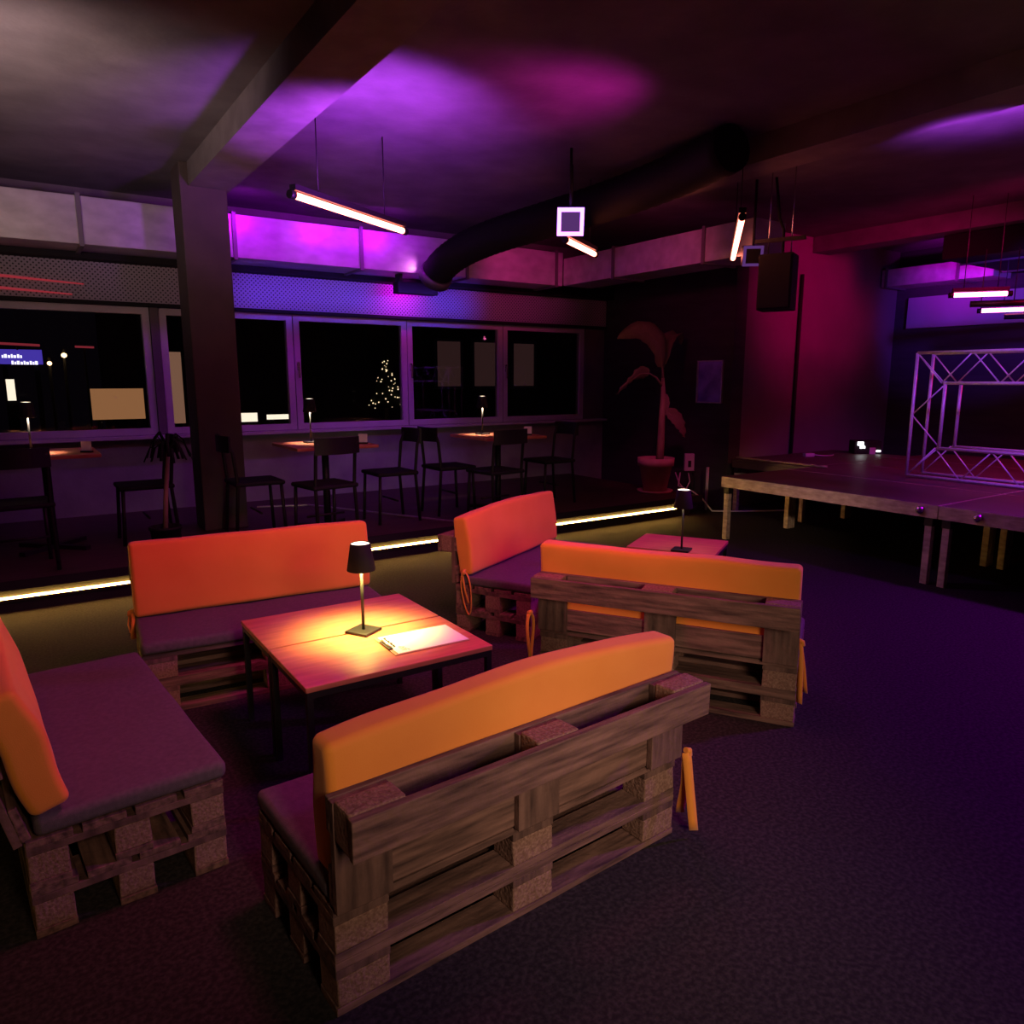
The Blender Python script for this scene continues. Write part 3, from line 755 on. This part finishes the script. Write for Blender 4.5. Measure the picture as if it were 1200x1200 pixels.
street_lamp((.45, 12, 1.72), 'small lamp outside right beside the blue lit sign', .03)
street_lamp((1.83, 12, 1.60), 'tiny lamp outside close to the tall narrow lit board', .022)
lit_board((3.05, 12, .845), .26, .145, 'e_white', 'short bright lit box outside, low behind the window sill', True)
lit_board((3.52, 12, .87), .40, .085, 'e_white', 'long flat bright lit box outside, low behind the window sill', True)
lit_board((-.02, 11.6, 1.23), .10, .28, 'e_white', 'small upright lit doorway glowing outside below the blue sign', True)
xt = empty('fairy_light_tree', (9.0, 20, -.02), 0, 'dark conifer outside hung with warm fairy lights', 'tree')
MB().lathe([(0, 2.25), (.12, 1.9), (.1, 1.88), (.32, 1.4), (.28, 1.38), (.52, .8), (0, .7)], M['tree'], 20).build('crown', xt)
MB().tube([(0, 0, 0), (0, 0, .8)], .07, M['stem'], 10).build('trunk', xt)
rb = random.Random(3)
for k in range(44):
    z = .72 + 1.4 * (k / 44) ** 1.1; rad = .56 * (2.3 - z) / 1.6; a = -PI / 2 + rb.uniform(-1.25, 1.25) - .4
    c = Vector((rad * math.cos(a), rad * math.sin(a), z + rb.uniform(-.05, .05))); r = rb.uniform(.012, .026)
    MB().lathe([(0, -r), (r, 0), (0, r)], M['e_bulb'], 8, c).build('bulb', xt)
fb = empty('far_building', (11, 22.5, -.02), 0, 'dim building across the street with faintly lit windows', 'building')
MB().box((-9, 0, 0), (7, .4, 6), M['facade']).build('facade', fb)
for x in (.9, 2.35, 4.0):
    f = MB()
    for lo, hi in (((x, -.06, 1.2), (x + .1, -.001, 2.9)), ((x + 1.0, -.06, 1.2), (x + 1.1, -.001, 2.9)), ((x + .1, -.06, 1.2), (x + 1.0, -.001, 1.3)), ((x + .1, -.06, 2.8), (x + 1.0, -.001, 2.9))): f.box(lo, hi, M['frame'])
    w = f.build('window', fb)
    MB().box((x + .1, -.03, 1.3), (x + 1.0, -.012, 2.8), M['e_dimwin']).build('pane', w)

# glowing streaks added on the fascia, imitating reflections of the red tubes
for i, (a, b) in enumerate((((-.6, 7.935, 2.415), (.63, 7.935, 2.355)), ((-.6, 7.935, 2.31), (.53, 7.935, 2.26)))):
    tag(MB().tube([a, b], [.02, .006], M['e_streak'], 10).build('tube_reflection'), ('upper' if i == 0 else 'lower') + ' of two slanting red streaks imitating tube reflections on the dark fascia', 'reflection streak')

# ------------------------------------------------------------------ lights
def light(kind, name, loc, energy, col, aim=None, size=.2, angle=60, blend=.6):
    l = bpy.data.lights.new(name, kind); l.energy = energy; l.color = col
    if kind == 'AREA': l.size = size
    else: l.shadow_soft_size = size
    if kind == 'SPOT': l.spot_size = R(angle); l.spot_blend = blend
    o = bpy.data.objects.new(name, l); C.objects.link(o); o.location = loc
    if aim is not None:
        o.rotation_euler = (Vector(aim) - Vector(loc)).to_track_quat('-Z', 'Y').to_euler()
    return o
# table lamps
light('SPOT', 'lamp_light', (1.12, 2.79, .462 + .30), 74, (1, .72, .17), (1.12, 2.79, 0), .03, 124, 1)
light('SPOT', 'lamp_light', (3.335, 3.10, .462 + .30), .6, (1, .70, .36), (3.335, 3.10, 0), .03, 150, .5)
for (x, y) in ((.07, 6.52), (2.12, 6.32), (3.9, 6.36)):
    light('SPOT', 'lamp_light', (x, y, PZ + 1.03), 26, (1, .76, .55), (x, y, 0), .03, 84, .7)
# warm fill spots added out of view for benches, ceiling and duct
light('SPOT', 'warm_fill', (.8, -1.0, 1.55), 215, (1, .70, .50), (1.65, 1.8, .32), .5, 46, .6)
light('SPOT', 'warm_fill', (.45, -.6, 1.9), 70, (1, .62, .42), (-.1, 2.2, .45), .2, 36, .8)
light('SPOT', 'warm_fill', (-.4, 4.4, 2.3), 120, (1, .66, .6), (.1, 5.2, 3.2), .2, 120, 1)
light('SPOT', 'warm_fill', (-1.0, 5.2, 2.6), 12, (1, .6, .5), (-.3, 7.4, 2.7), .2, 60, 1)
# pink-red wash from the ceiling tubes
light('SPOT', 'red_wash', (1.5, 2.3, 3.0), 215, (1, .08, .32), (1.2, 3.4, 0), .3, 96, .7)
light('SPOT', 'red_wash', (3.7, 2.6, 2.95), 85, (1, .06, .38), (2.9, 3.8, .3), .25, 76, .7)
# violet and blue floods
light('SPOT', 'violet_flood', (3.78, 7.68, 2.50), 9, (.85, .0, 1), (3.78, 7.95, 2.40), .03, 140, .8)
for fx_, fe_ in ((1.95, 16), (2.75, 17), (3.35, 15)):
    light('SPOT', 'violet_flood', (fx_, 6.93, 3.04), fe_, (.52, .0, 1), (fx_, 7.35, 2.75), .05, 150, .6)
light('SPOT', 'violet_flood', (3.72, 7.24, 2.66), 5, (1, .22, .9), (3.45, 7.35, 2.8), .02, 120, .8)
pl_ = light('AREA', 'blue_flood', (3.3, 7.05, 2.40), 5, (.16, .055, 1), (3.3, 7.95, 2.39), .05)
pl_.data.shape = 'RECTANGLE'; pl_.data.size = 2.8; pl_.data.size_y = .05; pl_.data.spread = R(48)
light('SPOT', 'blue_flood', (3.5, 5.2, 2.6), 40, (.22, .01, 1), (3.55, 8, .7), .1, 40, .9)
light('SPOT', 'violet_flood', (-.2, 5.4, 2.6), 16, (.75, .25, .9), (.95, 8, .6), .1, 40, .9)
light('SPOT', 'magenta_flood', (4.7, 6.0, 2.75), 34, (1, .03, .35), (5.1, 7.35, 2.82), .06, 60, .9)
light('SPOT', 'magenta_flood', (4.3, 5.0, 2.7), 26, (1, .06, .3), (5.66, 5.6, 2.77), .06, 60, .9)
light('SPOT', 'violet_flood', (3.52, 4.6, 2.55), 50, (.34, .05, 1), (4.5, 1.5, 0), .1, 110, .8)
light('SPOT', 'blue_flood', (6.2, .6, 2.9), 520, (.46, .0, .9), (4.2, 1.4, 0), .15, 96, .9)
light('SPOT', 'red_flood', (7.3, 2.2, 2.9), 420, (1, .0, .20), (8.3, 5.75, 2.5), .3, 44, 1)
light('SPOT', 'warm_fill', (1.2, -.5, 2.2), 420, (1, .62, .40), (5.5, 3.9, .45), .1, 14, 1)  # another unseen warm spot, added to brighten the stage rail
light('SPOT', 'stage_red', (8.6, 2.6, 2.6), 130, (1, .0, .05), (8.2, 3.2, .6), .1, 110, .8)
light('SPOT', 'violet_flood', (7.4, 2.2, 2.45), 420, (.17, .03, 1), (10.1, 4.4, 2.4), .1, 40, .8)
light('SPOT', 'magenta_flood', (9.0, 4.55, 2.58), 34, (.8, .0, 1), (9.75, 4.75, 2.82), .05, 80, .9)
light('SPOT', 'truss_violet', (5.4, 1.6, 2.95), 240, (.36, .06, 1), (6.9, 3.0, 1.2), .1, 50, .8)
light('SPOT', 'plant_pink', (4.4, 4.2, 2.7), 60, (1, .06, .4), (6.06, 6.1, .9), .1, 27, .9)
light('SPOT', 'ceiling_tint_violet', (1.9, 4.0, 2.3), 300, (.5, .06, 1), (2.0, 4.8, 3.2), .1, 110, 1)  # unseen spots from here on, added to tint the ceiling
light('SPOT', 'ceiling_tint_magenta', (3.2, 3.4, 2.5), 40, (1, .02, .6), (2.9, 3.9, 3.2), .1, 90, 1)
light('SPOT', 'ceiling_tint_violet', (5.0, 2.4, 2.5), 150, (.5, .06, 1), (5.25, 2.5, 3.2), .1, 90, 1)

w = bpy.data.worlds.new('night'); bpy.context.scene.world = w; w.use_nodes = True
bg = w.node_tree.nodes['Background']; bg.inputs[0].default_value = (.05, .03, .06, 1); bg.inputs[1].default_value = .03

# ------------------------------------------------------------------ camera
cam = bpy.data.cameras.new('camera'); co = bpy.data.objects.new('camera', cam); C.objects.link(co)
cam.sensor_width = 36; cam.lens = 36 * 862 / 1200; cam.clip_start = .02; cam.clip_end = 200
T = math.atan(155 / 862.); az = R(33.8)
co.location = (0, 0, 1.5)
co.rotation_euler = (PI / 2 - T, 0, -az)
sc = bpy.context.scene; sc.camera = co
sc.view_settings.view_transform = 'Standard'; sc.view_settings.look = 'None'
sc.view_settings.exposure = 0; sc.view_settings.gamma = 1; sc.view_settings.use_curve_mapping = False
